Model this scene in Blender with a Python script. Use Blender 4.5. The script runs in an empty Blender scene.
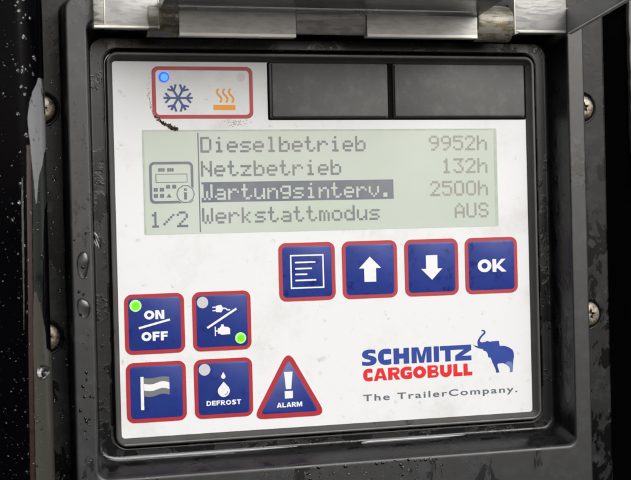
import bpy, bmesh, math, random
from mathutils import Vector, Matrix
random.seed(11)
R_ = math.radians
S = bpy.context.scene
COL = S.collection

# ------------------------------------------------------------------ space
# panel space in millimetres: x to the right, y down, d out of the panel towards the viewer;
# origin = upper left corner of the white faceplate, which hangs vertically 1.4 m above the ground
ZTOP = 1.4
def V(x, y, d=0.0):
    return Vector((x * 0.001, -d * 0.001, ZTOP - y * 0.001))

# ------------------------------------------------------------------ camera
cam_d = bpy.data.cameras.new('camera')
cam = bpy.data.objects.new('camera', cam_d)
COL.objects.link(cam)
ax = ((0.96584888, 0.02481407, -0.2579151), (-0.02640987, 0.99964749, -0.00272424), (0.25775659, 0.00944271, 0.96616374))
def dirv(v):                      # panel direction (x, y down, inwards) -> world
    return Vector((v[0], v[2], -v[1]))
rx, dn, fw = (dirv(a) for a in ax)
m = Matrix((rx, -dn, -fw)).transposed().to_4x4()
m.translation = V(-63.401, 79.423, 594.593)
cam.matrix_world = m
cam_d.sensor_fit = 'HORIZONTAL'
cam_d.sensor_width = 36.0
cam_d.lens = 36.0 * 1277.26 / 631.0
cam_d.clip_start = 0.02
cam_d.clip_end = 200.0
cam_d.dof.use_dof = True
cam_d.dof.focus_distance = 0.615
cam_d.dof.aperture_fstop = 16.0
S.camera = cam

# ------------------------------------------------------------------ daylight
SUN_EL, SUN_AZ = 28.0, 155.0      # overcast: broad soft sun, behind and above the photographer
w = bpy.data.worlds.new('World')
S.world = w
w.use_nodes = True
nt = w.node_tree
bg = nt.nodes['Background']
sky = nt.nodes.new('ShaderNodeTexSky')
sky.sky_type = 'NISHITA'
sky.sun_disc = False
sky.sun_elevation = R_(SUN_EL)
sky.sun_rotation = R_(SUN_AZ)
sky.air_density = 1.0
sky.dust_density = 6.0
sky.ozone_density = 0.6
hs = nt.nodes.new('ShaderNodeHueSaturation')     # grey overcast sky
hs.inputs['Saturation'].default_value = 0.3
nt.links.new(sky.outputs[0], hs.inputs['Color'])
nt.links.new(hs.outputs[0], bg.inputs[0])
bg.inputs[1].default_value = 0.15
sd = bpy.data.lights.new('sun', 'SUN')
sd.energy = 1.35
sd.angle = R_(40)
sd.color = (1.0, 0.99, 0.985)
so = bpy.data.objects.new('sun', sd)
COL.objects.link(so)
so.location = (0, -1, 3)
az = R_(SUN_AZ)
to_sun = Vector((math.sin(az) * math.cos(R_(SUN_EL)), math.cos(az) * math.cos(R_(SUN_EL)), math.sin(R_(SUN_EL))))
so.rotation_euler = to_sun.to_track_quat('Z', 'Y').to_euler()

vs = S.view_settings
vs.view_transform = 'Standard'
vs.look = 'None'
vs.gamma = 1.0
vs.exposure = -0.33
S.cycles.max_bounces = 10
S.cycles.transmission_bounces = 8
S.cycles.caustics_reflective = False
S.cycles.caustics_refractive = False
S.cycles.filter_width = 1.7

# ------------------------------------------------------------------ materials
def srgb(r, g, b):
    f = lambda c: c / 12.92 if c <= 0.04045 else ((c + 0.055) / 1.055) ** 2.4
    return (f(r / 255), f(g / 255), f(b / 255), 1.0)

class Mat:
    def __init__(s, name, color, rough=0.5, spec=0.5, **kw):
        s.m = bpy.data.materials.new(name)
        s.m.use_nodes = True
        s.t = s.m.node_tree
        s.b = s.t.nodes['Principled BSDF']
        s.b.inputs['Base Color'].default_value = color
        s.b.inputs['Roughness'].default_value = rough
        s.b.inputs['Specular IOR Level'].default_value = spec
        for k, v in kw.items():
            s.b.inputs[k].default_value = v
        s.co = s.t.nodes.new('ShaderNodeTexCoord').outputs['Object']
        s.color = s.rough = s.height = None
    def n(s, typ, **kw):
        o = s.t.nodes.new(typ)
        for k, v in kw.items():
            setattr(o, k, v)
        return o
    def noise(s, scale, detail=4, rough=0.6, stretch=(1, 1, 1), dist=0.0, off=(0, 0, 0)):
        mp = s.n('ShaderNodeMapping')
        mp.inputs['Scale'].default_value = stretch
        mp.inputs['Location'].default_value = off
        s.t.links.new(s.co, mp.inputs[0])
        nz = s.n('ShaderNodeTexNoise')
        nz.inputs['Scale'].default_value = scale
        nz.inputs['Detail'].default_value = detail
        nz.inputs['Roughness'].default_value = rough
        nz.inputs['Distortion'].default_value = dist
        s.t.links.new(mp.outputs[0], nz.inputs['Vector'])
        return nz.outputs[0]
    def ramp(s, src, lo, hi, a=0.0, b=1.0):
        r = s.n('ShaderNodeMapRange')
        r.interpolation_type = 'SMOOTHSTEP'
        for i, v in enumerate((lo, hi, a, b)):
            r.inputs[i + 1].default_value = v
        s.t.links.new(src, r.inputs[0])
        return r.outputs[0]
    def tint(s, fac, color):
        mx = s.n('ShaderNodeMix', data_type='RGBA')
        s.t.links.new(fac, mx.inputs['Factor'])
        if s.color is None:
            mx.inputs['A'].default_value = s.b.inputs['Base Color'].default_value
        else:
            s.t.links.new(s.color, mx.inputs['A'])
        mx.inputs['B'].default_value = color
        s.color = mx.outputs['Result']
        s.t.links.new(s.color, s.b.inputs['Base Color'])
        return s
    def roughmap(s, fac, lo, hi):
        s.t.links.new(s.ramp(fac, 0, 1, lo, hi), s.b.inputs['Roughness'])
        return s
    def bump(s, src, strength, dist=0.0005):
        b = s.n('ShaderNodeBump')
        b.inputs['Strength'].default_value = strength
        b.inputs['Distance'].default_value = dist
        s.t.links.new(src, b.inputs['Height'])
        if s.height is not None:
            s.t.links.new(s.height, b.inputs['Normal'])
        s.height = b.outputs[0]
        s.t.links.new(s.height, s.b.inputs['Normal'])
        return s

M = {}
# white printed foil with dirt
q = Mat('white_foil', (0.765, 0.785, 0.805, 1), 0.38, 0.4)
q.tint(q.ramp(q.noise(28, 6, 0.7), 0.48, 0.78, 0, 0.36), srgb(178, 175, 168))
q.tint(q.ramp(q.noise(210, 5, 0.65, off=(3, 1, 2)), 0.62, 0.74, 0, 0.38), srgb(140, 132, 118))
q.tint(q.ramp(q.noise(75, 6, 0.8, stretch=(0.35, 1, 1.3), off=(7, 0, 3)), 0.66, 0.74, 0, 0.45), srgb(150, 146, 138))
q.roughmap(q.noise(60, 3), 0.3, 0.5)
q.bump(q.noise(900, 2), 0.05, 0.0002)
M['white'] = q.m
def print_mat(name, rgb, wear, amount=0.5, rough=0.36):
    q = Mat(name, srgb(*rgb), rough, 0.4)
    q.tint(q.ramp(q.noise(160, 5, 0.7), 0.52, 0.70, 0, amount), srgb(*wear))
    q.roughmap(q.noise(120, 3), rough - 0.06, rough + 0.12)
    q.bump(q.noise(700, 2), 0.05, 0.0002)
    return q.m
M['blue'] = print_mat('blue_print', (36, 56, 134), (20, 36, 112), 0.7)
M['blue_worn'] = print_mat('blue_worn_print', (40, 60, 142), (12, 24, 104), 0.95)
M['red'] = print_mat('red_print', (172, 38, 50), (158, 48, 58), 0.6)
M['red_worn'] = print_mat('red_worn_print', (176, 50, 60), (150, 62, 64), 0.8)
M['print_white'] = print_mat('white_print', (232, 234, 238), (205, 210, 220), 0.5)
M['flag_grey'] = print_mat('grey_print', (112, 117, 120), (100, 108, 112), 0.4)
M['logo_blue'] = print_mat('logo_blue_print', (30, 62, 150), (40, 70, 150), 0.5)
M['logo_red'] = print_mat('logo_red_print', (218, 28, 38), (190, 40, 45), 0.4)
M['hind_leg'] = print_mat('pale_logo_blue', (104, 124, 176), (80, 104, 168), 0.5)
M['slogan_grey'] = print_mat('slogan_grey_print', (96, 106, 116), (120, 126, 130), 0.5)
M['snow_blue'] = print_mat('snow_blue_print', (48, 72, 134), (60, 80, 130), 0.4)
M['heat_orange'] = print_mat('heat_orange_print', (236, 158, 28), (220, 150, 40), 0.4)
q = Mat('soot', (0.012, 0.010, 0.008, 1), 0.9, 0.2)
q.tint(q.ramp(q.noise(900, 3), 0.45, 0.6, 0, 1), (0.09, 0.06, 0.035, 1)); M['soot'] = q.m
q = Mat('scorch_brown', srgb(150, 138, 118), 0.8, 0.2)
q.tint(q.ramp(q.noise(900, 3), 0.45, 0.6, 0, 1), srgb(176, 168, 150)); M['scorch'] = q.m
# liquid crystal display
q = Mat('display_green', srgb(192, 204, 192), 0.16, 0.45)
q.tint(q.ramp(q.noise(14, 3), 0.35, 0.7, 0, 0.7), srgb(202, 211, 205))
q.tint(q.ramp(q.noise(90, 6, 0.75, stretch=(0.6, 1, 1)), 0.60, 0.75, 0, 0.35), srgb(180, 184, 168))
q.bump(q.noise(260, 3), 0.03, 0.0002); M['lcd'] = q.m
q = Mat('display_edge', srgb(181, 193, 183), 0.3, 0.4); q.tint(q.ramp(q.noise(200, 3), 0.4, 0.6, 0, 0.5), srgb(160, 174, 160)); M['lcd_edge'] = q.m
def seg(name, rgb, alt):
    q = Mat(name, srgb(*rgb), 0.3, 0.4)
    q.tint(q.ramp(q.noise(45, 4), 0.4, 0.65, 0, 0.8), srgb(*alt))
    return q.m
M['pix'] = seg('dark_pixels', (120, 127, 130), (136, 139, 139))
M['pix_pale'] = seg('pale_pixels', (152, 154, 150), (166, 160, 152))
M['pix_bar'] = seg('bar_pixels', (108, 114, 126), (124, 128, 136))
# black plastics
def plastic(name, base, rough, wetlo=0.5, wethi=0.62, wet_rough=0.16, streak=(1, 1, 0.35), dusty=0.35, wetcol=None, dust=(62, 62, 60), spec=0.7, film=0.5, lumps=0.14, wscale=70):
    q = Mat(name, base, rough, spec)
    wet = q.ramp(q.noise(wscale, 6, 0.65, stretch=streak, dist=0.4), wetlo, wethi)
    q.tint(q.ramp(q.noise(120, 6, 0.7, off=(4, 4, 1)), 0.45, 0.75, 0, dusty), srgb(*dust))
    q.tint(wet, wetcol or tuple(c * 0.6 for c in base[:3]) + (1,))
    q.roughmap(wet, rough, wet_rough)
    q.bump(q.noise(2600, 2, 0.6), 0.12, 0.0002)
    q.bump(q.noise(240, 4, 0.6, stretch=streak), lumps, 0.0006)
    q.bump(wet, film, 0.0006)
    return q.m
M['frame'] = plastic('black_plastic_frame', (0.011, 0.0115, 0.0125, 1), 0.38, wetlo=0.51, wethi=0.54, wet_rough=0.22, dusty=0.75, dust=(56, 58, 60), film=0.04, lumps=0.02, spec=0.22, streak=(1, 1, 0.7), wetcol=(0.002, 0.002, 0.0022, 1), wscale=90)
M['frame_rib'] = plastic('black_plastic_rib', (0.017, 0.018, 0.020, 1), 0.40, wetlo=0.58, wethi=0.62, wet_rough=0.26, dusty=0.4, dust=(68, 71, 75), film=0.05, lumps=0.02, spec=0.6)
M['frame_wall'] = plastic('black_plastic_wet_wall', (0.009, 0.0095, 0.0105, 1), 0.30, wetlo=0.50, wethi=0.56, wet_rough=0.18, dusty=0.3, dust=(44, 46, 48), film=0.14, lumps=0.05, spec=0.45, wscale=95, streak=(0.7, 1, 0.6))
M['bezel'] = plastic('bezel_plastic', (0.045, 0.045, 0.043, 1), 0.4, wetlo=0.6, wethi=0.7, dust=(84, 84, 80), film=0.1)
M['key'] = plastic('rubber_key', (0.075, 0.075, 0.075, 1), 0.6, wetlo=0.6, wethi=0.75, wet_rough=0.42, streak=(1, 1, 1), dusty=0.55, dust=(110, 110, 109), film=0.1)
M['wet_highlight'] = Mat('grey_highlight_tone', srgb(138, 140, 144), 0.2, 0.8).m  # pale grey stands for light glinting on the wet crease
M['void'] = Mat('dark_gap', (0.004, 0.004, 0.004, 1), 0.8, 0.1).m
q = Mat('gloss_black', (0.0012, 0.0010, 0.0016, 1), 0.06, 0.03)
q.roughmap(q.noise(40, 4), 0.05, 0.14); q.bump(q.noise(90, 2), 0.02, 0.0008); M['gloss'] = q.m
q = Mat('back_black', (0.0010, 0.0010, 0.0012, 1), 0.8, 0.0); q.tint(q.ramp(q.noise(60, 4), 0.5, 0.8, 0, 0.5), (0.002, 0.002, 0.0022, 1)); M['back'] = q.m
def strip_mat(name, rgb, alt, rough=0.25, thr=(0.55, 0.62)):
    q = Mat(name, srgb(*rgb), rough, 0.5)
    q.tint(q.ramp(q.noise(110, 5, 0.7, stretch=(1, 1, 0.3)), thr[0], thr[1], 0, 0.9), srgb(*alt))
    q.bump(q.noise(200, 3, stretch=(1, 1, 0.4)), 0.12, 0.0005)
    return q.m
M['refl_pale'] = strip_mat('pale_reflection_tone', (116, 118, 121), (30, 32, 34), thr=(0.53, 0.58), rough=0.12)  # painted reflection tones for the glossy black edge, through red-brown
M['refl_line'] = strip_mat('grey_reflection_tone', (64, 64, 62), (20, 20, 20))
M['refl_green'] = strip_mat('green_grey_reflection_tone', (31, 36, 34), (12, 14, 14))
M['refl_olive'] = strip_mat('olive_reflection', (62, 62, 56), (42, 42, 38), thr=(0.62, 0.7))
M['refl_red_brown'] = strip_mat('red_brown_reflection_tone', (42, 25, 25), (20, 13, 13))
M['grey_edge'] = strip_mat('grey_edge', (110, 110, 108), (84, 84, 82))
# clear cover
def clear_mat(name, milk, dark, milky, bump, rough=0.16):
    # clear plastic: part see-through, part milky where scratched and wet
    mt = bpy.data.materials.new(name); mt.use_nodes = True; t = mt.node_tree
    for n in list(t.nodes):
        if n.type == 'BSDF_PRINCIPLED': t.nodes.remove(n)
    out = [n for n in t.nodes if n.type == 'OUTPUT_MATERIAL'][0]
    N = t.nodes.new; Lk = t.links.new
    co = N('ShaderNodeTexCoord'); mp = N('ShaderNodeMapping'); mp.inputs['Scale'].default_value = (0.30, 1, 1.2); Lk(co.outputs['Object'], mp.inputs[0])
    nz = N('ShaderNodeTexNoise'); nz.inputs['Scale'].default_value = 460; nz.inputs['Detail'].default_value = 4; nz.inputs['Distortion'].default_value = 0.5; Lk(mp.outputs[0], nz.inputs['Vector'])
    n2 = N('ShaderNodeTexNoise'); n2.inputs['Scale'].default_value = 70; n2.inputs['Detail'].default_value = 3; Lk(mp.outputs[0], n2.inputs['Vector'])
    rp = N('ShaderNodeMapRange'); rp.interpolation_type = 'SMOOTHSTEP'
    for k_, v_ in enumerate((0.42, 0.62)): rp.inputs[k_ + 1].default_value = v_
    Lk(nz.outputs[0], rp.inputs[0])
    mx = N('ShaderNodeMix'); mx.data_type = 'RGBA'; mx.inputs['A'].default_value = milk; mx.inputs['B'].default_value = dark; Lk(rp.outputs[0], mx.inputs['Factor'])
    di = N('ShaderNodeBsdfDiffuse'); Lk(mx.outputs['Result'], di.inputs[0])
    tl = N('ShaderNodeBsdfTranslucent'); Lk(mx.outputs['Result'], tl.inputs[0])
    m0 = N('ShaderNodeMixShader'); m0.inputs[0].default_value = 0.12; Lk(di.outputs[0], m0.inputs[1]); Lk(tl.outputs[0], m0.inputs[2])
    tr = N('ShaderNodeBsdfTransparent'); tr.inputs[0].default_value = (0.93, 0.93, 0.91, 1)
    r2 = N('ShaderNodeMapRange')
    for k_, v_ in enumerate((0.35, 0.65, milky - 0.12, milky + 0.12)): r2.inputs[k_ + 1].default_value = v_
    Lk(n2.outputs[0], r2.inputs[0])
    m1 = N('ShaderNodeMixShader'); Lk(r2.outputs[0], m1.inputs[0]); Lk(tr.outputs[0], m1.inputs[1]); Lk(m0.outputs[0], m1.inputs[2])
    bp = N('ShaderNodeBump'); bp.inputs['Strength'].default_value = bump; bp.inputs['Distance'].default_value = 0.0008; Lk(nz.outputs[0], bp.inputs['Height'])
    gl = N('ShaderNodeBsdfGlossy'); gl.inputs['Roughness'].default_value = rough; Lk(bp.outputs[0], gl.inputs['Normal'])
    f_ = N('ShaderNodeFresnel'); f_.inputs[0].default_value = 1.49; Lk(bp.outputs[0], f_.inputs['Normal'])
    m2 = N('ShaderNodeMixShader'); Lk(f_.outputs[0], m2.inputs[0]); Lk(m1.outputs[0], m2.inputs[1]); Lk(gl.outputs[0], m2.inputs[2]); Lk(m2.outputs[0], out.inputs[0])
    return mt
M['clear'] = clear_mat('clear_wet_plastic', (0.97, 0.965, 0.95, 1), (0.82, 0.81, 0.78, 1), 0.86, 0.16, 0.25)
M['clear_block'] = clear_mat('clear_block_plastic', (0.68, 0.68, 0.67, 1), (0.52, 0.52, 0.51, 1), 0.74, 0.5, 0.2)
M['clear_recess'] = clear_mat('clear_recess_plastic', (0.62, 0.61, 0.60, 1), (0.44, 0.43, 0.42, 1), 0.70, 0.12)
M['clear_end'] = clear_mat('clear_end_plastic', (0.75, 0.75, 0.70, 1), (0.30, 0.30, 0.27, 1), 0.42, 0.25)
M['barrel_clear'] = clear_mat('clear_barrel_plastic', (0.62, 0.60, 0.52, 1), (0.34, 0.30, 0.20, 1), 0.34, 0.3, 0.1)
q = Mat('clear_side_plastic', (0.32, 0.32, 0.32, 1), 0.14, 0.7, **{'Transmission Weight': 0.2, 'IOR': 1.45})
q.bump(q.noise(110, 4, 0.6, stretch=(1, 0.3, 1)), 0.4, 0.001); M['side'] = q.m
q = Mat('smoky_clear_plastic', (0.50, 0.50, 0.49, 1), 0.2, 0.6, **{'Transmission Weight': 0.25, 'IOR': 1.45})
q.bump(q.noise(110, 5, 0.65, stretch=(0.2, 1, 1)), 0.4, 0.001)
M['smoky'] = q.m
def sheet_mat(name, col, gloss):
    mt = bpy.data.materials.new(name); mt.use_nodes = True; t = mt.node_tree
    for n in list(t.nodes):
        if n.type == 'BSDF_PRINCIPLED': t.nodes.remove(n)
    out = [n for n in t.nodes if n.type == 'OUTPUT_MATERIAL'][0]
    tr = t.nodes.new('ShaderNodeBsdfTransparent'); tr.inputs[0].default_value = col
    gl = t.nodes.new('ShaderNodeBsdfGlossy'); gl.inputs['Roughness'].default_value = 0.18
    fr_ = t.nodes.new('ShaderNodeFresnel'); fr_.inputs[0].default_value = 1.5
    co = t.nodes.new('ShaderNodeTexCoord'); mp = t.nodes.new('ShaderNodeMapping'); mp.inputs['Scale'].default_value = (0.25, 1, 1)
    nz = t.nodes.new('ShaderNodeTexNoise'); nz.inputs['Scale'].default_value = 120; nz.inputs['Detail'].default_value = 5
    t.links.new(co.outputs['Object'], mp.inputs[0]); t.links.new(mp.outputs[0], nz.inputs['Vector'])
    bp = t.nodes.new('ShaderNodeBump'); bp.inputs['Strength'].default_value = 0.4; bp.inputs['Distance'].default_value = 0.001
    t.links.new(nz.outputs[0], bp.inputs['Height']); t.links.new(bp.outputs[0], gl.inputs['Normal']); t.links.new(bp.outputs[0], fr_.inputs['Normal'])
    di = t.nodes.new('ShaderNodeBsdfTranslucent'); di.inputs[0].default_value = (0.6, 0.6, 0.58, 1)
    m1 = t.nodes.new('ShaderNodeMixShader'); m1.inputs[0].default_value = gloss
    t.links.new(tr.outputs[0], m1.inputs[1]); t.links.new(di.outputs[0], m1.inputs[2])
    m2 = t.nodes.new('ShaderNodeMixShader')
    t.links.new(fr_.outputs[0], m2.inputs[0]); t.links.new(m1.outputs[0], m2.inputs[1]); t.links.new(gl.outputs[0], m2.inputs[2])
    t.links.new(m2.outputs[0], out.inputs[0])
    return mt
M['sheet'] = sheet_mat('clear_sheet', (0.95, 0.95, 0.94, 1), 0.05)
M['wall_clear'] = sheet_mat('clear_side_wall', (0.8, 0.8, 0.78, 1), 0.35)
M['barrel'] = sheet_mat('clear_barrel', (0.9, 0.88, 0.8, 1), 0.10)
q = Mat('cut_edge_plastic', (0.97, 0.95, 0.88, 1), 0.3, 0.5)  # near-white cream paints the light piped to the clear plastic's edges
q.tint(q.ramp(q.noise(160, 4, stretch=(0.3, 1, 1)), 0.5, 0.7, 0, 0.5), srgb(190, 184, 160)); M['cut_edge'] = q.m
q = Mat('rusty_spring', srgb(168, 142, 84), 0.5, 0.5)
q.tint(q.ramp(q.noise(160, 5), 0.45, 0.6, 0, 0.9), srgb(66, 44, 24)); M['rust'] = q.m
for nm, c0, c1 in (('amber', (168, 162, 138), (104, 82, 42)), ('brown', (120, 112, 92), (58, 46, 30))):
    q = Mat('barrel_' + nm, srgb(*c0), 0.2, 0.6, **{'Transmission Weight': 0.35})
    q.tint(q.ramp(q.noise(95, 4, 0.6, stretch=(1.0, 1, 0.8)), 0.40, 0.66, 0, 0.95), srgb(*c1))
    q.bump(q.noise(140, 4, 0.6, stretch=(1.5, 1, 0.5)), 0.5, 0.0015); M['barrel_' + nm] = q.m
q = Mat('zinc_screw', srgb(158, 152, 138), 0.45, 0.5, Metallic=0.6)
q.tint(q.ramp(q.noise(420, 5, 0.7), 0.45, 0.60, 0, 0.9), srgb(94, 78, 64)); q.bump(q.noise(700, 4), 0.5, 0.0005); M['screw'] = q.m
M['water'] = Mat('water', (1, 1, 1, 1), 0.03, 1.0, **{'Transmission Weight': 1.0, 'IOR': 1.5}).m
def lamp(name, rgb, strength):
    q = Mat(name, srgb(*rgb), 0.3, 0.5)
    q.b.inputs['Emission Color'].default_value = srgb(*rgb)
    q.b.inputs['Emission Strength'].default_value = strength
    return q.m
M['led_green'] = lamp('lit_green_led', (92, 236, 20), 0.75)
M['led_green_rim'] = lamp('lit_green_led_rim', (176, 240, 140), 0.35)
M['led_blue'] = lamp('lit_blue_led', (50, 140, 255), 1.4)
M['led_blue_rim'] = lamp('lit_blue_led_rim', (8, 66, 250), 1.3)
M['led_off'] = print_mat('unlit_led', (198, 200, 204), (184, 186, 190), 0.5)
M['led_off_pale'] = print_mat('unlit_led_pale', (214, 210, 204), (196, 190, 182), 0.6)

# ------------------------------------------------------------------ mesh helpers
class MB:
    def __init__(s):
        s.v = []; s.f = []
    def add(s, pts):
        i = len(s.v); s.v += [tuple(p) for p in pts]; return list(range(i, i + len(pts)))
    def face(s, pts):                       # pts counter-clockwise as seen by the viewer, or anything; normals are fixed later
        s.f.append(s.add(pts))
    def loft(s, loops, cap0=False, cap1=False, closed=True):
        ids = [s.add(l) for l in loops]
        n = len(ids[0])
        for a, b in zip(ids, ids[1:]):
            for i in range(n if closed else n - 1):
                j = (i + 1) % n
                s.f.append([a[i], a[j], b[j], b[i]])
        if cap0: s.f.append(ids[0][::-1])
        if cap1: s.f.append(ids[-1])
    def prism(s, loop, d0, d1, bev=0.0):
        L = [(x, y, d0) for x, y in loop]
        if bev:
            ins = inset(loop, bev)
            mid = inset(loop, bev * 0.3)
            s.loft([L, [(x, y, d1 - bev) for x, y in loop], [(x, y, d1 - bev * 0.3) for x, y in mid], [(x, y, d1) for x, y in ins]], True, True)
        else:
            s.loft([L, [(x, y, d1) for x, y in loop]], True, True)
    def ring(s, outer, inner, d0, d1):
        P = lambda l, d: [(x, y, d) for x, y in l]
        s.loft([P(outer, d0), P(outer, d1), P(inner, d1), P(inner, d0)])
    def box(s, x0, x1, y0, y1, d0, d1, bev=0.0):
        s.prism([(x0, y0), (x1, y0), (x1, y1), (x0, y1)], d0, d1, bev)
    def ribbon(s, pts, w, d0, d1, closed=False):
        n = len(pts); A = []; B = []
        for i, (x, y) in enumerate(pts):
            if closed: p, q = pts[i - 1], pts[(i + 1) % n]
            else: p, q = pts[max(0, i - 1)], pts[min(n - 1, i + 1)]
            t1 = Vector((x - p[0], y - p[1])); t2 = Vector((q[0] - x, q[1] - y))
            if t1.length < 1e-6: t1 = t2
            if t2.length < 1e-6: t2 = t1
            t1.normalize(); t2.normalize()
            t = (t1 + t2).normalized()
            k = w / 2 / max(0.35, t.dot(t1))
            A.append((x - t.y * k, y + t.x * k)); B.append((x + t.y * k, y - t.x * k))
        if closed:
            s.ring(A, B, d0, d1)
        else:
            loop = A + B[::-1]
            P = lambda l, d: [(a, b, d) for a, b in l]
            bot = [s.add(P(A, d0)), s.add(P(B, d0))]; top = [s.add(P(A, d1)), s.add(P(B, d1))]
            for i in range(n - 1):
                s.f.append([top[0][i], top[0][i + 1], top[1][i + 1], top[1][i]])
                s.f.append([bot[0][i], bot[0][i + 1], top[0][i + 1], top[0][i]])
                s.f.append([bot[1][i], bot[1][i + 1], top[1][i + 1], top[1][i]])
            for e in (0, n - 1):
                s.f.append([bot[0][e], bot[1][e], top[1][e], top[0][e]])
    def build(s, name, mat, parent=None, smooth=40, fix=True):
        me = bpy.data.meshes.new(name)
        org = Vector((0, 0, 0))
        if parent is None:
            c = [sum(p[i] for p in s.v) / len(s.v) for i in range(3)]
            org = V(*c)
        else:
            org = parent_org(parent)
        me.from_pydata([V(*p) - org for p in s.v], [], s.f)
        if fix:
            bm = bmesh.new(); bm.from_mesh(me)
            bmesh.ops.recalc_face_normals(bm, faces=bm.faces)
            bm.to_mesh(me); bm.free()
        me.materials.append(mat)
        if smooth:
            me.polygons.foreach_set('use_smooth', [True] * len(me.polygons))
            me.set_sharp_from_angle(angle=R_(smooth))
        me.update()
        o = bpy.data.objects.new(name, me)
        COL.objects.link(o)
        if parent is not None:
            o.parent = parent
        else:
            o.location = org
        return o
ORG = {}
def parent_org(p):
    while p.parent: p = p.parent
    return Vector(p.location)
def inset(loop, k):
    n = len(loop); out = []
    area = sum(loop[i - 1][0] * loop[i][1] - loop[i][0] * loop[i - 1][1] for i in range(n))
    sg = 1 if area > 0 else -1
    for i, (x, y) in enumerate(loop):
        p, q = loop[i - 1], loop[(i + 1) % n]
        t1 = Vector((x - p[0], y - p[1])); t2 = Vector((q[0] - x, q[1] - y))
        if t1.length < 1e-6: t1 = t2
        if t2.length < 1e-6: t2 = t1
        t1.normalize(); t2.normalize(); t = (t1 + t2)
        t = t.normalized() if t.length > 1e-6 else t1
        kk = k / max(0.4, t.dot(t1))
        out.append((x - t.y * kk * sg, y + t.x * kk * sg))
    return out
def rrect(x0, y0, x1, y1, r, n=6):
    out = []
    for cx, cy, a0 in ((x1 - r, y0 + r, -90), (x1 - r, y1 - r, 0), (x0 + r, y1 - r, 90), (x0 + r, y0 + r, 180)):
        for i in range(n + 1):
            a = R_(a0 + 90 * i / n)
            out.append((cx + r * math.cos(a), cy + r * math.sin(a)))
    return out
def circ(cx, cy, r, n=28, ry=None):
    ry = ry or r
    return [(cx + r * math.cos(2 * math.pi * i / n), cy + ry * math.sin(2 * math.pi * i / n)) for i in range(n)]
def roundpoly(pts, r, n=6):
    out = []; N = len(pts)
    for i in range(N):
        p = Vector(pts[i]); a = (Vector(pts[i - 1]) - p); b = (Vector(pts[(i + 1) % N]) - p)
        ang = a.angle(b); L = r / math.tan(ang / 2)
        s0 = p + a.normalized() * L; s1 = p + b.normalized() * L
        for k in range(n + 1):
            t = k / n
            out.append(tuple(s0 * (1 - t) ** 2 + p * 2 * t * (1 - t) + s1 * t * t))
    return out
def bez(p, n=10):                          # chain of quadratic segments: p0, c0, p1, c1, p2 ...
    out = [p[0]]
    for i in range(0, len(p) - 2, 2):
        a, c, b = map(Vector, p[i:i + 3])
        for k in range(1, n + 1):
            t = k / n
            out.append(tuple(a * (1 - t) ** 2 + c * 2 * t * (1 - t) + b * t * t))
    return out
def arc(cx, cy, rx, ry, a0, a1, n=20):
    return [(cx + rx * math.cos(R_(a0 + (a1 - a0) * i / n)), cy + ry * math.sin(R_(a0 + (a1 - a0) * i / n))) for i in range(n + 1)]
def text(name, body, x0, x1, y0, y1, d, mat, parent, bold=0.0, space=1.0, thick=0.08):
    cu = bpy.data.curves.new(name, 'FONT')
    cu.body = body; cu.size = 1.0; cu.offset = bold; cu.space_character = space; cu.resolution_u = 6
    tmp = bpy.data.objects.new(name, cu); COL.objects.link(tmp)
    dg = bpy.context.evaluated_depsgraph_get()
    me = bpy.data.meshes.new_from_object(tmp.evaluated_get(dg))
    bpy.data.objects.remove(tmp); bpy.data.curves.remove(cu)
    xs = [v.co.x for v in me.vertices]; ys = [v.co.y for v in me.vertices]
    ax_, bx, ay, by = min(xs), max(xs), min(ys), max(ys)
    b = MB()
    b.v = [(x0 + (v.co.x - ax_) / (bx - ax_) * (x1 - x0), y1 - (v.co.y - ay) / (by - ay) * (y1 - y0), d) for v in me.vertices]
    b.f = [list(p.vertices) for p in me.polygons]
    bpy.data.meshes.remove(me)
    return b.build(name, mat, parent, smooth=0, fix=False)
def tag(o, label=None, cat=None, group=None, kind=None):
    for k, v in (('label', label), ('category', cat), ('group', group), ('kind', kind)):
        if v: o[k] = v
    return o
def thing(name, label, cat, x, y, d, group=None):
    o = bpy.data.objects.new(name, None)
    o.location = V(x, y, d); o.empty_display_size = 0.01
    COL.objects.link(o)
    return tag(o, label, cat, group)

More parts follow.
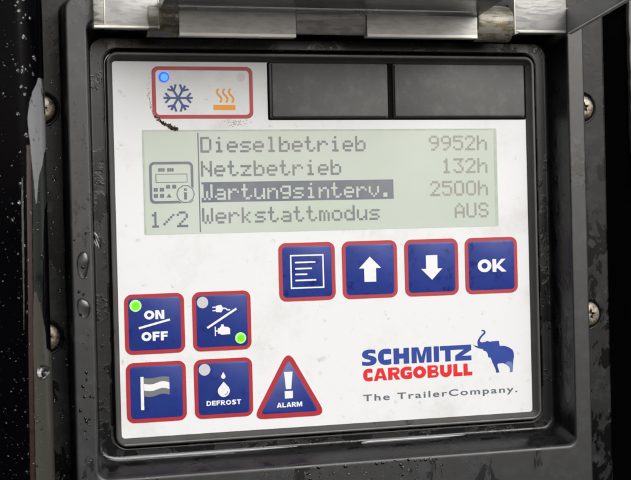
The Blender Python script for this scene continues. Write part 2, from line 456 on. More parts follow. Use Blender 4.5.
# ================================================================== mounting frame
PW, PH = 206.4, 174.8
fr = thing('mounting_frame', 'black wet plastic frame with raised rib and screwed flange around the white panel', 'frame', 103, 240, -8)
def lo(x0, y0, x1, y1, r, d, n=8):
    return [(x, y, d) for x, y in rrect(x0, y0, x1, y1, r, n)]
b = MB()
FL = [((-3.6, -5.2, 211.4, 179.4, 7, -7), 0), ((-3.6, -5.2, 211.4, 179.4, 7, 0.0), 0), ((-3.9, -5.5, 211.7, 179.7, 7, 0.35), 0), ((-4.4, -5.9, 212.1, 180.1, 7, 0.5), 0),
      ((-4.9, -6.3, 212.5, 180.5, 6.9, 0.5), 1), ((-9.4, -10.2, 216.4, 182.8, 6.6, 0.5), 1), ((-9.9, -10.6, 217.0, 183.2, 6.5, 0.52), 1), ((-10.3, -11.0, 217.5, 183.7, 6.5, 0.8), 1),
      ((-10.6, -11.3, 217.9, 184.4, 6.4, 1.5), 1), ((-10.8, -11.6, 218.2, 184.9, 6.3, 2.6), 1), ((-12.2, -14.6, 220.8, 188.9, 4.6, 15.8), 1), ((-12.4, -15.0, 221.0, 189.4, 4.5, 16.6), 2), ((-12.55, -15.2, 221.2, 189.75, 4.5, 17.3), 2),
      ((-12.8, -15.5, 221.4, 190.25, 4.5, 17.8), 2), ((-13.3, -15.9, 221.9, 190.9, 4.5, 18.0), 2), ((-13.8, -16.4, 222.4, 191.6, 4.5, 18.0), 2), ((-21.0, -25.4, 228.9, 213.4, 6, 18.0), 2), ((-21.5, -26.0, 229.4, 214.0, 6, 18.0), 2),
      ((-22.1, -26.6, 230.0, 214.6, 6, 17.6), 2), ((-22.3, -26.8, 230.2, 214.8, 6, 16.8), 2), ((-22.35, -26.9, 230.3, 214.9, 6, 15.8), 0), ((-22.9, -27.4, 230.9, 215.4, 6, -0.9), 0), ((-23.0, -27.5, 231.0, 215.5, 6, -1.5), 0), ((-23.4, -27.9, 231.4, 215.9, 6, -2.0), 0),
      ((-24.0, -28.4, 231.9, 216.4, 6, -2.0), 0), ((-45.5, -47.5, 250.3, 237.5, 3, -2.0), 0), ((-46, -48, 250.8, 238, 3, -2.0), 0), ((-46.6, -48.6, 251.5, 238.6, 3, -2.6), 0), ((-46.6, -48.6, 251.5, 238.6, 3, -9.0), 0)]
b.loft([lo(*a) for a, _ in FL])
fo = b.build('frame_body', M['frame'], fr, smooth=50)
fo.data.materials.append(M['frame_wall']); fo.data.materials.append(M['frame_rib'])
per = 4 * 9
for p in fo.data.polygons:
    p.material_index = FL[p.index // per][1]
def screw(x, y, turn):
    b = MB(); b.loft([[(px, py, -1.96) for px, py in circ(x, y, 7.5, 36)], [(px, py, -1.9) for px, py in circ(x, y, 7.5, 36)]], False, True)
    rec = None
    h = MB(); N = 36
    prof = ((6.1, -1.9), (6.1, -1.0), (5.8, -0.5), (5.0, 0.1), (4.0, 0.45))
    loops = [[(px, py, d) for px, py in circ(x, y, r, N)] for r, d in prof]
    star = []
    for i in range(N):
        a = 2 * math.pi * i / N
        rr = 2.25 + 0.55 * math.cos(6 * a + turn)
        star.append((x + rr * math.cos(a), y + rr * math.sin(a)))
    loops.append([(px, py, 0.6) for px, py in star])
    loops.append([(px, py, -1.2) for px, py in star])
    h.loft(loops, False, True)
    o = h.build('screw', M['screw'], fr, smooth=35)
    b.build('screw_hole', M['void'], o, smooth=0)
    r = MB(); r.loft([[(px, py, d) for px, py in circ(x, y, rr, 40)] for rr, d in ((7.4, -1.95), (7.5, -1.6), (7.9, -1.5), (8.4, -1.97))])
    r.build('hole_rim', M['frame'], o, smooth=50)
for x, y, t in ((-32.4, 22.0, 0.4), (-33.0, 126.4, 1.3), (238.2, 21.4, 2.0), (239.0, 126.9, 0.9)):
    screw(x, y, t)

# ================================================================== control unit
cu = thing('control_unit', 'white operating panel with green text display, blue red-edged buttons and two blank black keys', 'control panel', 103, PH + 4, -6)
b = MB()
b.prism(rrect(0, 0, PW, PH, 1.6), -3, 0.0)
b.build('faceplate', M['white'], cu, smooth=30)
b = MB()
def bz(l, t, r, bo, rad, d): return lo(-l, -t, PW + r, PH + bo, rad, d)
b.loft([bz(0, 0.0, 0, 0, 1.6, -2), bz(0, 0, 0, 0, 1.6, 0.3), bz(.2, .4, .3, .2, 1.9, 0.6), bz(1.3, 1.7, 2.2, 1.9, 2.9, 1.3), bz(1.5, 2.0, 2.5, 2.3, 3.2, 1.9),
        bz(1.8, 2.6, 3.1, 2.7, 3.8, 2.2), bz(2.5, 3.7, 3.9, 3.4, 4.8, 2.1), bz(2.9, 4.3, 4.4, 3.9, 5.4, 1.2), bz(2.9, 4.3, 4.4, 3.9, 5.4, -6)])
b.build('bezel', M['bezel'], cu, smooth=50)
# black keys in their dark cut-out
b = MB(); b.prism(rrect(73.3, -0.05, PW - 0.05, 27.5, 0.8), 0.0, 0.12)
b.build('key_recess', M['void'], cu, smooth=0)
for x0, x1, y1 in ((75.3, 133.0, 26.0), (136.6, 205.0, 25.9)):
    b = MB(); b.prism(rrect(x0, 0.5, x1, y1, 0.9, 4), 0.12, 2.2, 0.45)
    b.build('blank_key', M['key'], cu, smooth=40)
    b = MB(); b.prism(rrect(x0 - 1.1 if x0 < 100 else x0 - 0.4, 0.15, x1 + 0.4, y1 + 0.7, 0.9, 4), 0.12, 0.7, 0.3)
    b.build('key_skirt', M['bezel'], cu, smooth=40)

def led(parent, x, y, r, kind, d=0.32):
    core, rim = {'green': ('led_green', 'led_green_rim'), 'blue': ('led_blue', 'led_blue_rim'), 'off': ('led_off', None), 'pale': ('led_off_pale', None)}[kind]
    b = MB(); b.prism(circ(x, y, r), d - 0.2, d + 0.08)
    o = b.build('indicator_light', M[rim or core], parent, smooth=30)
    if rim:
        b = MB(); b.prism(circ(x + 0.15, y + 0.1, r * 0.68), d + 0.08, d + 0.16)
        me = b.build('indicator_light', M[core], parent, smooth=30)
        # one light: join the lit core into the rim's mesh
        bm = bmesh.new(); bm.from_mesh(o.data); n0 = len(bm.faces); bm.from_mesh(me.data); bm.faces.ensure_lookup_table()
        for f in bm.faces[n0:]: f.material_index = 1
        bm.to_mesh(o.data); bm.free(); o.data.materials.append(M[core])
        bpy.data.objects.remove(me)
    return o

# operating mode label
b = MB(); b.prism(rrect(19.4, 3.4, 65.0, 25.5, 1.6), 0.0, 0.06)
ml = b.build('mode_label', M['white'], cu, smooth=0)
b = MB(); b.ring(rrect(18.2, 2.2, 66.2, 26.7, 3.0), rrect(20.0, 4.0, 64.4, 24.9, 1.7), 0.0, 0.14)
b.build('border', M['red_worn'], ml, smooth=0)
led(ml, 23.9, 7.3, 2.5, 'blue', 0.2); led(ml, 60.6, 7.2, 2.0, 'pale', 0.0)
b = MB(); cx, cy = 30.4, 17.0; dd = 0
for k in range(3):
    a = R_(60 * k); ux, uy = math.cos(a), math.sin(a); dd += 0.015
    b.ribbon([(cx - 6.9 * ux, cy - 6.6 * uy), (cx + 6.9 * ux, cy + 6.6 * uy)], 1.05, 0.05, 0.10 + dd)
for k in range(6):
    a = R_(60 * k); c, s_ = math.cos(a), math.sin(a); dd += 0.012
    def rp(u, v_): return (cx + u * c - v_ * s_, cy + u * s_ + v_ * c)
    b.ribbon([rp(6.0, -2.3), rp(3.9, 0), rp(6.0, 2.3)], 0.95, 0.05, 0.12 + dd)
b.build('snowflake_symbol', M['snow_blue'], ml, smooth=0)
b = MB(); b.box(47.0, 57.6, 20.2, 22.7, 0.05, 0.12)
for x in (49.7, 52.6, 55.4):
    b.ribbon([(x + 0.95 * math.sin(i / 18 * 2 * math.pi * 1.0) * -1 + i / 18 * 0.5, 12.6 + 6.5 * i / 18) for i in range(19)], 0.95, 0.05, 0.12)
b.build('heat_symbol', M['heat_orange'], ml, smooth=0)
# scorched dirt around the label's lower left corner
b = MB(); rnd = random.Random(5)
path = bez([(16.9, 8.0), (16.4, 17), (18.2, 22.5), (20.0, 27.5), (25.5, 30.0), (27, 31.3), (29.3, 31.6)], 16)
b2 = MB()
for i, (x, y) in enumerate(path):
    t = i / len(path)
    for k in range(int(3 + 9 * t)):
        r = rnd.uniform(0.10, 0.42) * (0.5 + 0.8 * t)
        px, py = x + rnd.gauss(0, 0.45), y + rnd.gauss(0, 0.4)
        a0 = rnd.uniform(0, 6)
        lp = [(px + r * rnd.uniform(0.6, 1.3) * math.cos(a0 + j), py + r * rnd.uniform(0.6, 1.3) * math.sin(a0 + j)) for j in (0, .9, 1.8, 2.7, 3.6, 4.5, 5.4)]
        if t > 0.42 and rnd.random() < 0.85:
            b.prism(lp, 0.0, rnd.uniform(0.2, 0.5))
        elif rnd.random() < 0.6:
            b2.prism(lp, 0.0, rnd.uniform(0.15, 0.18))
b.build('burn_residue', M['soot'], cu, smooth=0)
b2.build('scorch_spots', M['scorch'], cu, smooth=0); b2 = MB()
for k in range(70):
    x, y = rnd.gauss(57, 3.2), rnd.gauss(28.6, 0.8); r = rnd.uniform(0.08, 0.3)
    b2.prism([(x + r * rnd.uniform(.6, 1.3) * math.cos(j), y + r * rnd.uniform(.6, 1.3) * math.sin(j)) for j in (0, 1, 2, 3, 4, 5)], 0.0, 0.03 + 0.001 * k)
b2.build('scorch_spots', M['scorch'], cu, smooth=0)

# ---- display
FONT = {
'D': "11110 10001 10001 10001 10001 10001 11110", 'i': "00100 00000 01100 00100 00100 00100 01110", 'e': "00000 00000 01110 10001 11111 10000 01110",
's': "00000 00000 01111 10000 01110 00001 11110", 'l': "01100 00100 00100 00100 00100 00100 01110", 'b': "10000 10000 10110 11001 10001 10001 11110",
't': "01000 01000 11100 01000 01000 01001 00110", 'r': "00000 00000 10110 11001 10000 10000 10000", 'N': "10001 10001 11001 10101 10011 10001 10001",
'z': "00000 00000 11111 00010 00100 01000 11111", 'W': "10001 10001 10001 10101 10101 10101 01010", 'a': "00000 00000 01110 00001 01111 10001 01111",
'u': "00000 00000 10001 10001 10001 10011 01101", 'n': "00000 00000 10110 11001 10001 10001 10001", 'g': "00000 01111 10001 10001 01111 00001 01110",
'v': "00000 00000 10001 10001 10001 01010 00100", '.': "00000 00000 00000 00000 00000 01100 01100", 'k': "10000 10000 10010 10100 11000 10100 10010",
'm': "00000 00000 11010 10101 10101 10101 10101", 'o': "00000 00000 01110 10001 10001 10001 01110", 'd': "00001 00001 01101 10011 10001 10001 01111",
'h': "10000 10000 10110 11001 10001 10001 10001", '9': "01110 10001 10001 01111 00001 00010 01100", '5': "11111 10000 11110 00001 00001 10001 01110",
'2': "01110 10001 00001 00010 00100 01000 11111", '1': "00100 01100 00100 00100 00100 00100 01110", '3': "11111 00010 00100 00010 00001 10001 01110",
'0': "01110 10001 10001 10001 10001 10001 01110", 'A': "00100 01010 10001 10001 11111 10001 10001", 'U': "10001 10001 10001 10001 10001 10001 01110",
'S': "01110 10001 10000 01110 00001 10001 01110", '/': "00000 00001 00010 00100 01000 10000 00000"}
PX = 1.056; TX = 40.3
def pixels(b, cells, x0, y0, d=0.19, px=PX, py=PX, g=0.03):
    for cx, cy in cells:
        x, y = x0 + cx * px, y0 + cy * py
        b.f.append(b.add([(x - g, y - g, d), (x - g, y + py - g * 0, d), (x + px - g * 0, y + py, d), (x + px, y - g, d)][::1]))
def pixgrid(b, cells, x0, y0, d=0.19, px=PX, py=PX, fill=1.0):
    k = (1 - fill) / 2
    for cx, cy in cells:
        x, y = x0 + (cx + k) * px, y0 + (cy + k) * py
        b.face([(x, y, d), (x, y + fill * py, d), (x + fill * px, y + fill * py, d), (x + fill * px, y, d)])
def glyphs(s_, col=0):
    out = []
    for i, ch in enumerate(s_):
        if ch == ' ': continue
        for r, row in enumerate(FONT[ch].split()):
            for c, v_ in enumerate(row):
                if v_ == '1': out.append(((col + i) * 6 + c, r))
    return out
b = MB(); b.prism(rrect(13.0, 31.8, 190.3, 80.8, 0.5, 2), 0.0, 0.10)
dp = b.build('display', M['lcd'], cu, smooth=0)
b = MB(); b.box(188.7, 190.2, 32.0, 80.4, 0.10, 0.15); b.box(13.2, 188.0, 32.0, 32.7, 0.10, 0.14); b.box(13.2, 13.9, 32.7, 80.4, 0.10, 0.14)
b.build('display_edge', M['lcd_edge'], dp, smooth=0)
def line(name, s_, col, y, mat):
    b = MB(); pixgrid(b, glyphs(s_, col), TX, y); return b.build(name, mat, dp, smooth=0, fix=False)
rows = (35.3, 46.6, 57.75, 68.8)
line('text_line', 'Dieselbetrieb', 0, rows[0], M['pix'])
line('text_line', 'Netzbetrieb', 0, rows[1], M['pix'])
line('text_line', 'Werkstattmodus', 0, rows[3], M['pix'])
for r, s_ in enumerate(('9952h', ' 132h', '2500h', '  AUS')):
    line('value', s_, 18, rows[r], M['pix_pale'])
gl = set(glyphs('Wartungsinterv.'))
b = MB(); pixgrid(b, [(c, r) for c in range(0, 90) for r in range(-1, 8) if (c, r) not in gl and not (r == 7 and c > 89)], TX, rows[2] - 0.1)
b.build('highlighted_line', M['pix_bar'], dp, smooth=0, fix=False)
b = MB(); b.box(39.0, 39.55, 33.4, 80.0, 0.12, 0.19); b.build('divider_line', M['pix_bar'], dp, smooth=0)
b = MB()
b.ring(rrect(15.9, 46.8, 36.6, 66.3, 2.4), rrect(17.1, 48.0, 35.4, 65.1, 1.5), 0.12, 0.19)
for x in (20.1, 24.3):
    for k in range(3): b.box(x + k * 1.06, x + k * 1.06 + 0.96, 49.8, 51.4, 0.12, 0.19)
b.ring(rrect(18.8, 52.4, 33.8, 56.6, 0.2, 1), rrect(19.15, 52.75, 33.45, 56.25, 0.1, 1), 0.12, 0.19)
for x, y in ((23.6, 57.6), (26.5, 57.6), (17.8, 58.9), (20.7, 58.9), (17.8, 61.8), (20.7, 61.8)):
    b.box(x, x + 0.9, y, y + 1.75, 0.12, 0.19); b.box(x + 1.0, x + 1.9, y, y + 1.75, 0.12, 0.19)
b.prism([(24.9, 61.6), (26.1, 63.5), (23.7, 63.5)], 0.12, 0.19)
b.build('menu_symbol', M['pix_bar'], dp, smooth=0)
b = MB(); b.prism(circ(32.7, 62.0, 4.6, 10), 0.12, 0.205); ib = b.build('info_symbol', M['lcd'], dp, smooth=0)
b = MB(); b.ring(circ(32.7, 62.0, 4.35, 10), circ(32.7, 62.0, 3.85, 10), 0.2, 0.22); b.box(32.0, 33.3, 59.3, 60.5, 0.2, 0.22); b.box(32.0, 33.3, 61.2, 64.6, 0.2, 0.22)
# same printed pixels: join into the info symbol's mesh
t_ = b.build('info_symbol', M['pix_bar'], dp, smooth=0)
bm = bmesh.new(); bm.from_mesh(ib.data); n0 = len(bm.faces); bm.from_mesh(t_.data); bm.faces.ensure_lookup_table()
for f in bm.faces[n0:]: f.material_index = 1
bm.to_mesh(ib.data); bm.free(); ib.data.materials.append(M['pix_bar']); bpy.data.objects.remove(t_)
b = MB(); pixgrid(b, glyphs('1/2'), 15.6, 70.1); b.build('page_number', M['pix_bar'], dp, smooth=0, fix=False)

# ---- maker's mark: heavy letters drawn as broad strokes
def heavy(name, letters, mat, y0, y1, sw, parent, d=0.05):
    b = MB(); h = y1 - y0; k = [0]
    def rib(pts, w_=sw, closed=False):
        k[0] += 1; b.ribbon(pts, w_, 0.0, d + 0.004 * (k[0] % 7), closed)
    hs = sw / 2; hh = sw * 0.86          # vertical and horizontal stroke weights
    for ch, x0, x1 in letters:
        w_ = x1 - x0; cx = (x0 + x1) / 2; cy = (y0 + y1) / 2; t = hh / 2
        def nb_(p): return bez([(x0 + u * w_, y0 + v_ * h) for u, v_ in p], 8)
        if ch == 'S':
            b.prism(nb_([(.93, .03), (.72, -.01), (.55, -.01), (.03, -.01), (.03, .31), (.03, .52), (.40, .605), (.59, .65), (.59, .70), (.59, .775), (.40, .775), (.22, .775), (.02, .705), (.02, .83), (.02, .96), (.22, 1.01), (.45, 1.01), (1.0, 1.01), (1.0, .66), (1.0, .46), (.62, .375), (.43, .335), (.43, .285), (.43, .225), (.58, .225), (.75, .225), (.93, .28), (.93, .15), (.93, .03)])[:-1], 0, d)
        elif ch in 'CG':
            e = sw * 1.02 / w_; e2 = hh / h
            top = [(.95, .03), (.82, -.01), (.62, -.01), (.22, -.01), (.08, .2), (0, .32), (0, .5), (0, .68), (.08, .8), (.22, 1.01), (.62, 1.01)]
            inn = [(.68, 1 - e2), (.48, 1 - e2), (.43, .70), (e, .62), (e, .5), (e, .38), (.43, .30), (.48, e2), (.68, e2), (.82, e2), (.95, e2 + .05), (.95, .15), (.95, .03)]
            if ch == 'C':
                mid_ = [(.82, 1.01), (.95, .97), (.95, .85), (.95, .95 - e2), (.82, 1 - e2)]
            else:
                mid_ = [(.85, 1.01), (1.0, .94), (1.0, .7), (1.0, .45), (.8, .45), (.56, .45), (.56, .52), (.56, .62), (.62, .62), (.70, .62), (.70, .7), (.70, 1 - e2), (.69, 1 - e2)]
            b.prism(nb_(top + mid_ + inn)[:-1], 0, d)
        elif ch == 'O':
            n = 30
            b.ring(circ(cx, cy, w_ / 2, n, h / 2), circ(cx, cy, w_ / 2 - sw, n, h / 2 - hh), 0, d)
        elif ch == 'H':
            b.box(x0, x0 + sw, y0, y1, 0, d); b.box(x1 - sw, x1, y0, y1, 0, d); b.box(x0 + sw, x1 - sw, cy - hh * 0.5, cy + hh * 0.5, 0, d)
        elif ch == 'I':
            b.box(x0, x1, y0, y1, 0, d)
        elif ch == 'M':
            b.box(x0, x0 + sw * .92, y0, y1, 0, d); b.box(x1 - sw * .92, x1, y0, y1, 0, d)
            b.prism([(x0 + sw * .92, y0), (x0 + sw * 1.25, y0), (cx, y0 + 0.62 * h), (x1 - sw * 1.25, y0), (x1 - sw * .92, y0), (x1 - sw * .92, y0 + 0.25 * h), (cx + sw * .42, y1), (cx - sw * .42, y1), (x0 + sw * .92, y0 + 0.25 * h)], 0, d)
        elif ch == 'T':
            b.box(x0, x1, y0, y0 + hh * .9, 0, d); o3 = 0.3 if sw > 2 else 0.0; b.box(cx - sw / 2 + o3, cx + sw / 2 + o3, y0 + hh * .9, y1, 0, d)
        elif ch == 'Z':
            b.prism([(x0 - 0.02, y0), (x1, y0), (x1, y0 + hh * 1.05), (x0 + sw * 1.35, y1 - hh * .95), (x1, y1 - hh * .95), (x1, y1), (x0 + .3, y1), (x0 + .3, y1 - hh * 1.05), (x1 - sw * 1.35, y0 + hh * .9), (x0 - .02, y0 + hh * .9)], 0, d)
        elif ch == 'A':
            e = sw * 0.62
            b.prism([(x0, y1), (cx - e, y0), (cx, y0), (cx, y0 + 0.3 * h), (cx - 0.14 * w_, cy + 0.12 * h), (cx, cy + 0.12 * h), (cx, y1 - 0.17 * h), (x0 + 0.35 * w_, y1 - 0.17 * h), (x0 + 0.29 * w_, y1)], 0, d)
            b.prism([(x1, y1), (cx + e, y0), (cx, y0), (cx, y0 + 0.3 * h), (cx + 0.14 * w_, cy + 0.12 * h), (cx, cy + 0.12 * h), (cx, y1 - 0.17 * h), (x1 - 0.35 * w_, y1 - 0.17 * h), (x1 - 0.29 * w_, y1)], 0, d)
        elif ch in 'RBD':
            def bowl(xr, ya, yb, wh_, dz):
                r = min((yb - ya) / 2, (xr - x0) * .55); ri_y = (yb - ya) / 2 - wh_; ri_x = max(0.15, r - sw * .92)
                ym = (ya + yb) / 2; xi = max(x0 + sw + .1, xr - r)
                o_ = [(x0, ya)] + arc(xr - r, ym, r, (yb - ya) / 2, -90, 90, 14) + [(x0, yb)]
                i_ = [(x0 + sw, ya + wh_)] + arc(xi, ym, max(0.15, xr - sw * .95 - xi), ri_y, -90, 90, 14) + [(x0 + sw, yb - wh_)]
                b.ring(o_, i_, 0, d + dz)
            wv2 = h * 0.205
            if ch == 'D': bowl(x1, y0, y1, h * .22, 0)
            elif ch == 'B':
                bowl(x1 - .25, y0, y0 + .54 * h, wv2 * .92, 0.006); bowl(x1, y0 + .46 * h, y1, wv2 * .95, 0)
            else:
                bowl(x1 - .2, y0, y0 + .6 * h, wv2, 0.006); b.box(x0, x0 + sw, y0 + .6 * h, y1, 0, d)
                b.prism([(x0 + sw * 1.05, y0 + .57 * h), (x0 + sw * 2.0, y0 + .55 * h), (x1 + 0.15, y1), (x1 - sw * 1.05, y1)], 0, d + 0.012)
        elif ch == 'U':
            p = [(x0 + hs, y0)] + [(x0 + hs, y1 - w_ * .45)] + arc(cx, y1 - w_ * .45, w_ / 2 - hs, w_ * .45 - t, 180, 0, 16)[1:-1] + [(x1 - hs, y1 - w_ * .45), (x1 - hs, y0)]
            rib(p)
        elif ch in 'EF':
            b.box(x0, x0 + sw, y0, y1, 0, d); b.box(x0 + sw, x1, y0, y0 + hh * .9, 0, d); b.box(x0 + sw, x1 - 0.06 * w_, cy - hh * .42, cy + hh * .42, 0, d)
            if ch == 'E': b.box(x0 + sw, x1, y1 - hh * .9, y1, 0, d)
        elif ch == 'N':
            b.box(x0, x0 + sw * .95, y0, y1, 0, d); b.box(x1 - sw * .95, x1, y0, y1, 0, d)
            b.prism([(x0 + sw * .95, y0), (x0 + sw * 1.15, y0), (x1 - sw * .95, y1 - 0.38 * h), (x1 - sw * .95, y1), (x1 - sw * 1.15, y1), (x0 + sw * .95, y0 + 0.38 * h)], 0, d + 0.01)
        elif ch == 'K':
            b.box(x0, x0 + sw, y0, y1, 0, d)
            b.prism([(x0 + sw, cy - 0.02 * h), (x1 - sw * 1.25, y0), (x1 - 0.02 * w_, y0), (x0 + sw * 1.85, cy - 0.02 * h), (x1 + 0.03 * w_, y1), (x1 - sw * 1.25, y1), (x0 + sw * 1.25, cy + 0.18 * h), (x0 + sw, cy + 0.28 * h)], 0, d + 0.01)
        elif ch == 'L':
            b.box(x0, x0 + sw, y0, y1, 0, d); b.box(x0 + sw, x1, y1 - hh, y1, 0, d)
    return b.build(name, mat, parent, smooth=0)
# ---- buttons
BS = 28.0
def button(name, x, y, worn=False):
    b = MB(); b.prism(rrect(x + 1.3, y + 1.3, x + BS - 1.3, y + BS - 1.3, 1.8), 0.0, 0.24, 0.2)
    o = b.build(name, M['blue_worn'] if worn else M['blue'], cu, smooth=40)
    b = MB(); b.ring(rrect(x, y, x + BS, y + BS, 3.6), rrect(x + 1.75, y + 1.75, x + BS - 1.75, y + BS - 1.75, 1.9), 0.0, 0.28)
    b.build('border', M['red_worn'] if worn else M['red'], o, smooth=0)
    return o
D1 = 0.34
on = button('on_off_button', 2.7, 108.2)
led(on, 7.9, 113.5, 2.75, 'green')
heavy('lettering', [('O', 11.8, 16.53), ('N', 17.03, 21.2)], M['print_white'], 115.9, 120.1, 1.35, on, D1)
heavy('lettering', [('O', 10.3, 14.97), ('F', 15.52, 18.78), ('F', 19.33, 22.6)], M['print_white'], 125.9, 130.1, 1.35, on, D1)
b = MB(); b.ribbon([(9.2, 124.0), (23.8, 120.5)], 0.95, 0.2, D1); b.build('dividing_bar', M['print_white'], on, smooth=0)

pb = button('power_source_button', 34.5, 108.2)
led(pb, 39.4, 113.2, 2.7, 'off'); led(pb, 57.2, 130.7, 2.65, 'green')
b = MB(); b.ribbon([(41.3, 125.3), (55.5, 116.7)], 1.0, 0.2, D1); b.build('dividing_bar', M['print_white'], pb, smooth=0)
b = MB()
b.prism(roundpoly([(45.6, 115.0), (48.2, 114.6), (49.3, 116.4), (48.2, 118.2), (45.6, 117.9)], 0.5), 0.2, D1)
b.box(44.0, 45.7, 115.4, 115.9, 0.2, D1 + .01); b.box(44.0, 45.7, 117.0, 117.5, 0.2, D1 + .01)
b.ribbon(bez([(49.0, 116.3), (50.4, 116.2), (50.7, 116.7), (51.2, 117.4), (52.5, 117.0)], 6), 0.55, 0.2, D1 + 0.015)
b.build('plug_symbol', M['print_white'], pb, smooth=0)
b = MB()
b.prism([(46.4, 125.6), (47.4, 125.6), (47.4, 124.9), (48.0, 124.9), (48.0, 123.9), (49.2, 123.9), (49.2, 124.9), (51.2, 125.2), (52.2, 126.0), (52.2, 128.6), (48.0, 128.8), (47.4, 128.2), (46.4, 128.2)], 0.2, D1)
b.box(44.9, 45.4, 124.8, 129.2, 0.2, D1 + 0.01); b.box(45.4, 46.5, 126.6, 127.2, 0.2, D1 + 0.015)
b.build('engine_symbol', M['print_white'], pb, smooth=0)

fb = button('flag_button', 2.7, 140.0)
b = MB(); b.box(9.3, 10.75, 146.7, 162.1, 0.2, D1); b.build('flag_pole', M['print_white'], fb, smooth=0)
def stripe(name, k0, k1, mat):
    n = 14; wv_ = lambda t: 0.75 * math.sin(t * 2 * math.pi * 0.95 + 0.3) * (0.3 + 0.7 * min(1, t * 2))
    up = [(10.85 + 11.9 * i / n, 147.3 + wv_(i / n) * (0.5 if k0 == 0 else 1) + k0) for i in range(n + 1)]
    dn_ = [(10.85 + 11.9 * i / n, 147.3 + wv_(i / n) + k1) for i in range(n + 1)]
    b = MB(); A = b.add([(x, y, D1) for x, y in up]); B_ = b.add([(x, y, D1) for x, y in dn_])
    for i in range(n): b.f.append([A[i], B_[i], B_[i + 1], A[i + 1]])
    b.build(name, mat, fb, smooth=0, fix=False)
stripe('grey_stripe', 0, 2.6, M['flag_grey']); stripe('white_stripe', 2.6, 5.7, M['print_white']); stripe('grey_stripe', 5.7, 8.4, M['flag_grey'])

db = button('defrost_button', 34.5, 140.0)
led(db, 39.5, 144.9, 2.75, 'off')
def drop2d(cx, top, bot, w_):
    r = w_ / 2; cy = bot - r; pts = [(cx, top)]
    a0 = -38
    for i in range(25):
        a = R_(a0 + (180 - 2 * a0) * i / 24); pts.append((cx + r * math.cos(a), cy + r * math.sin(a)))
    return pts
b = MB(); b.prism(drop2d(48.4, 146.4, 149.6, 2.1), 0.2, D1); b.prism(drop2d(48.5, 151.0, 158.2, 5.7), 0.2, D1); b.build('drop_symbol', M['print_white'], db, smooth=0)
b = MB(); b.ribbon(arc(48.5, 155.35, 1.9, 1.9, 10, 80, 8), 0.28, D1, D1 + 0.02); b.build('drop_shine', M['blue'], db, smooth=0)
heavy('lettering', [('D', 40.1, 42.31), ('E', 42.66, 44.48), ('F', 44.83, 46.56), ('R', 46.91, 49.02), ('O', 49.37, 51.87), ('S', 52.22, 54.23), ('T', 54.58, 56.6)], M['print_white'], 159.75, 162.0, 0.62, db, D1)

tri = [(80.3, 137.4), (98.4, 169.9), (62.2, 169.9)]
b = MB(); b.prism(roundpoly([(80.3, 141.0), (95.3, 168.2), (65.3, 168.2)], 2.0), 0.0, 0.24, 0.15)
ab = b.build('alarm_button', M['blue'], cu, smooth=40)
ro = roundpoly(tri, 3.4); ri = roundpoly([(80.3, 142.0), (94.6, 167.7), (66.0, 167.7)], 1.4)
b = MB(); b.ring(ro, ri, 0.0, 0.28); b.build('border', M['red'], ab, smooth=0)
b = MB(); b.prism([(77.9, 148.0), (82.1, 148.0), (81.3, 156.2), (78.7, 156.2)], 0.2, D1); b.box(78.0, 82.0, 157.2, 160.7, 0.2, D1); b.build('exclamation_mark', M['print_white'], ab, smooth=0)
heavy('lettering', [('A', 74.0, 76.44), ('L', 76.69, 78.44), ('A', 78.69, 81.13), ('R', 81.38, 83.52), ('M', 83.77, 86.5)], M['print_white'], 162.6, 164.9, 0.62, ab, D1)

mb_ = button('menu_button', 76.7, 86.3, True)
b = MB(); b.ring(rrect(82.3, 92.1, 99.0, 108.4, 0.15, 1), rrect(83.0, 92.8, 98.3, 107.7, 0.1, 1), 0.2, D1)
for x1, y in ((94.8, 95.8), (93.0, 98.8), (90.6, 101.5), (95.0, 104.4)): b.box(84.7, x1, y - 0.38, y + 0.38, 0.2, D1)
b.build('list_symbol', M['print_white'], mb_, smooth=0)
ub = button('arrow_up_button', 108.3, 86.3, True)
b = MB(); b.prism([(122.3, 94.0), (127.9, 99.7), (125.3, 99.7), (125.3, 106.3), (119.3, 106.3), (119.3, 99.7), (116.7, 99.7)], 0.2, D1); b.build('arrow_symbol', M['print_white'], ub, smooth=0)
nb = button('arrow_down_button', 140.2, 86.3, True)
b = MB(); b.prism([(151.2, 94.3), (157.2, 94.3), (157.2, 100.9), (159.7, 100.9), (154.2, 106.4), (148.6, 100.9), (151.2, 100.9)], 0.2, D1); b.build('arrow_symbol', M['print_white'], nb, smooth=0)
kb = button('ok_button', 171.9, 86.3, True)
heavy('lettering', [('O', 178.5, 185.8), ('K', 186.4, 193.7)], M['print_white'], 97.2, 103.6, 2.0, kb, D1)

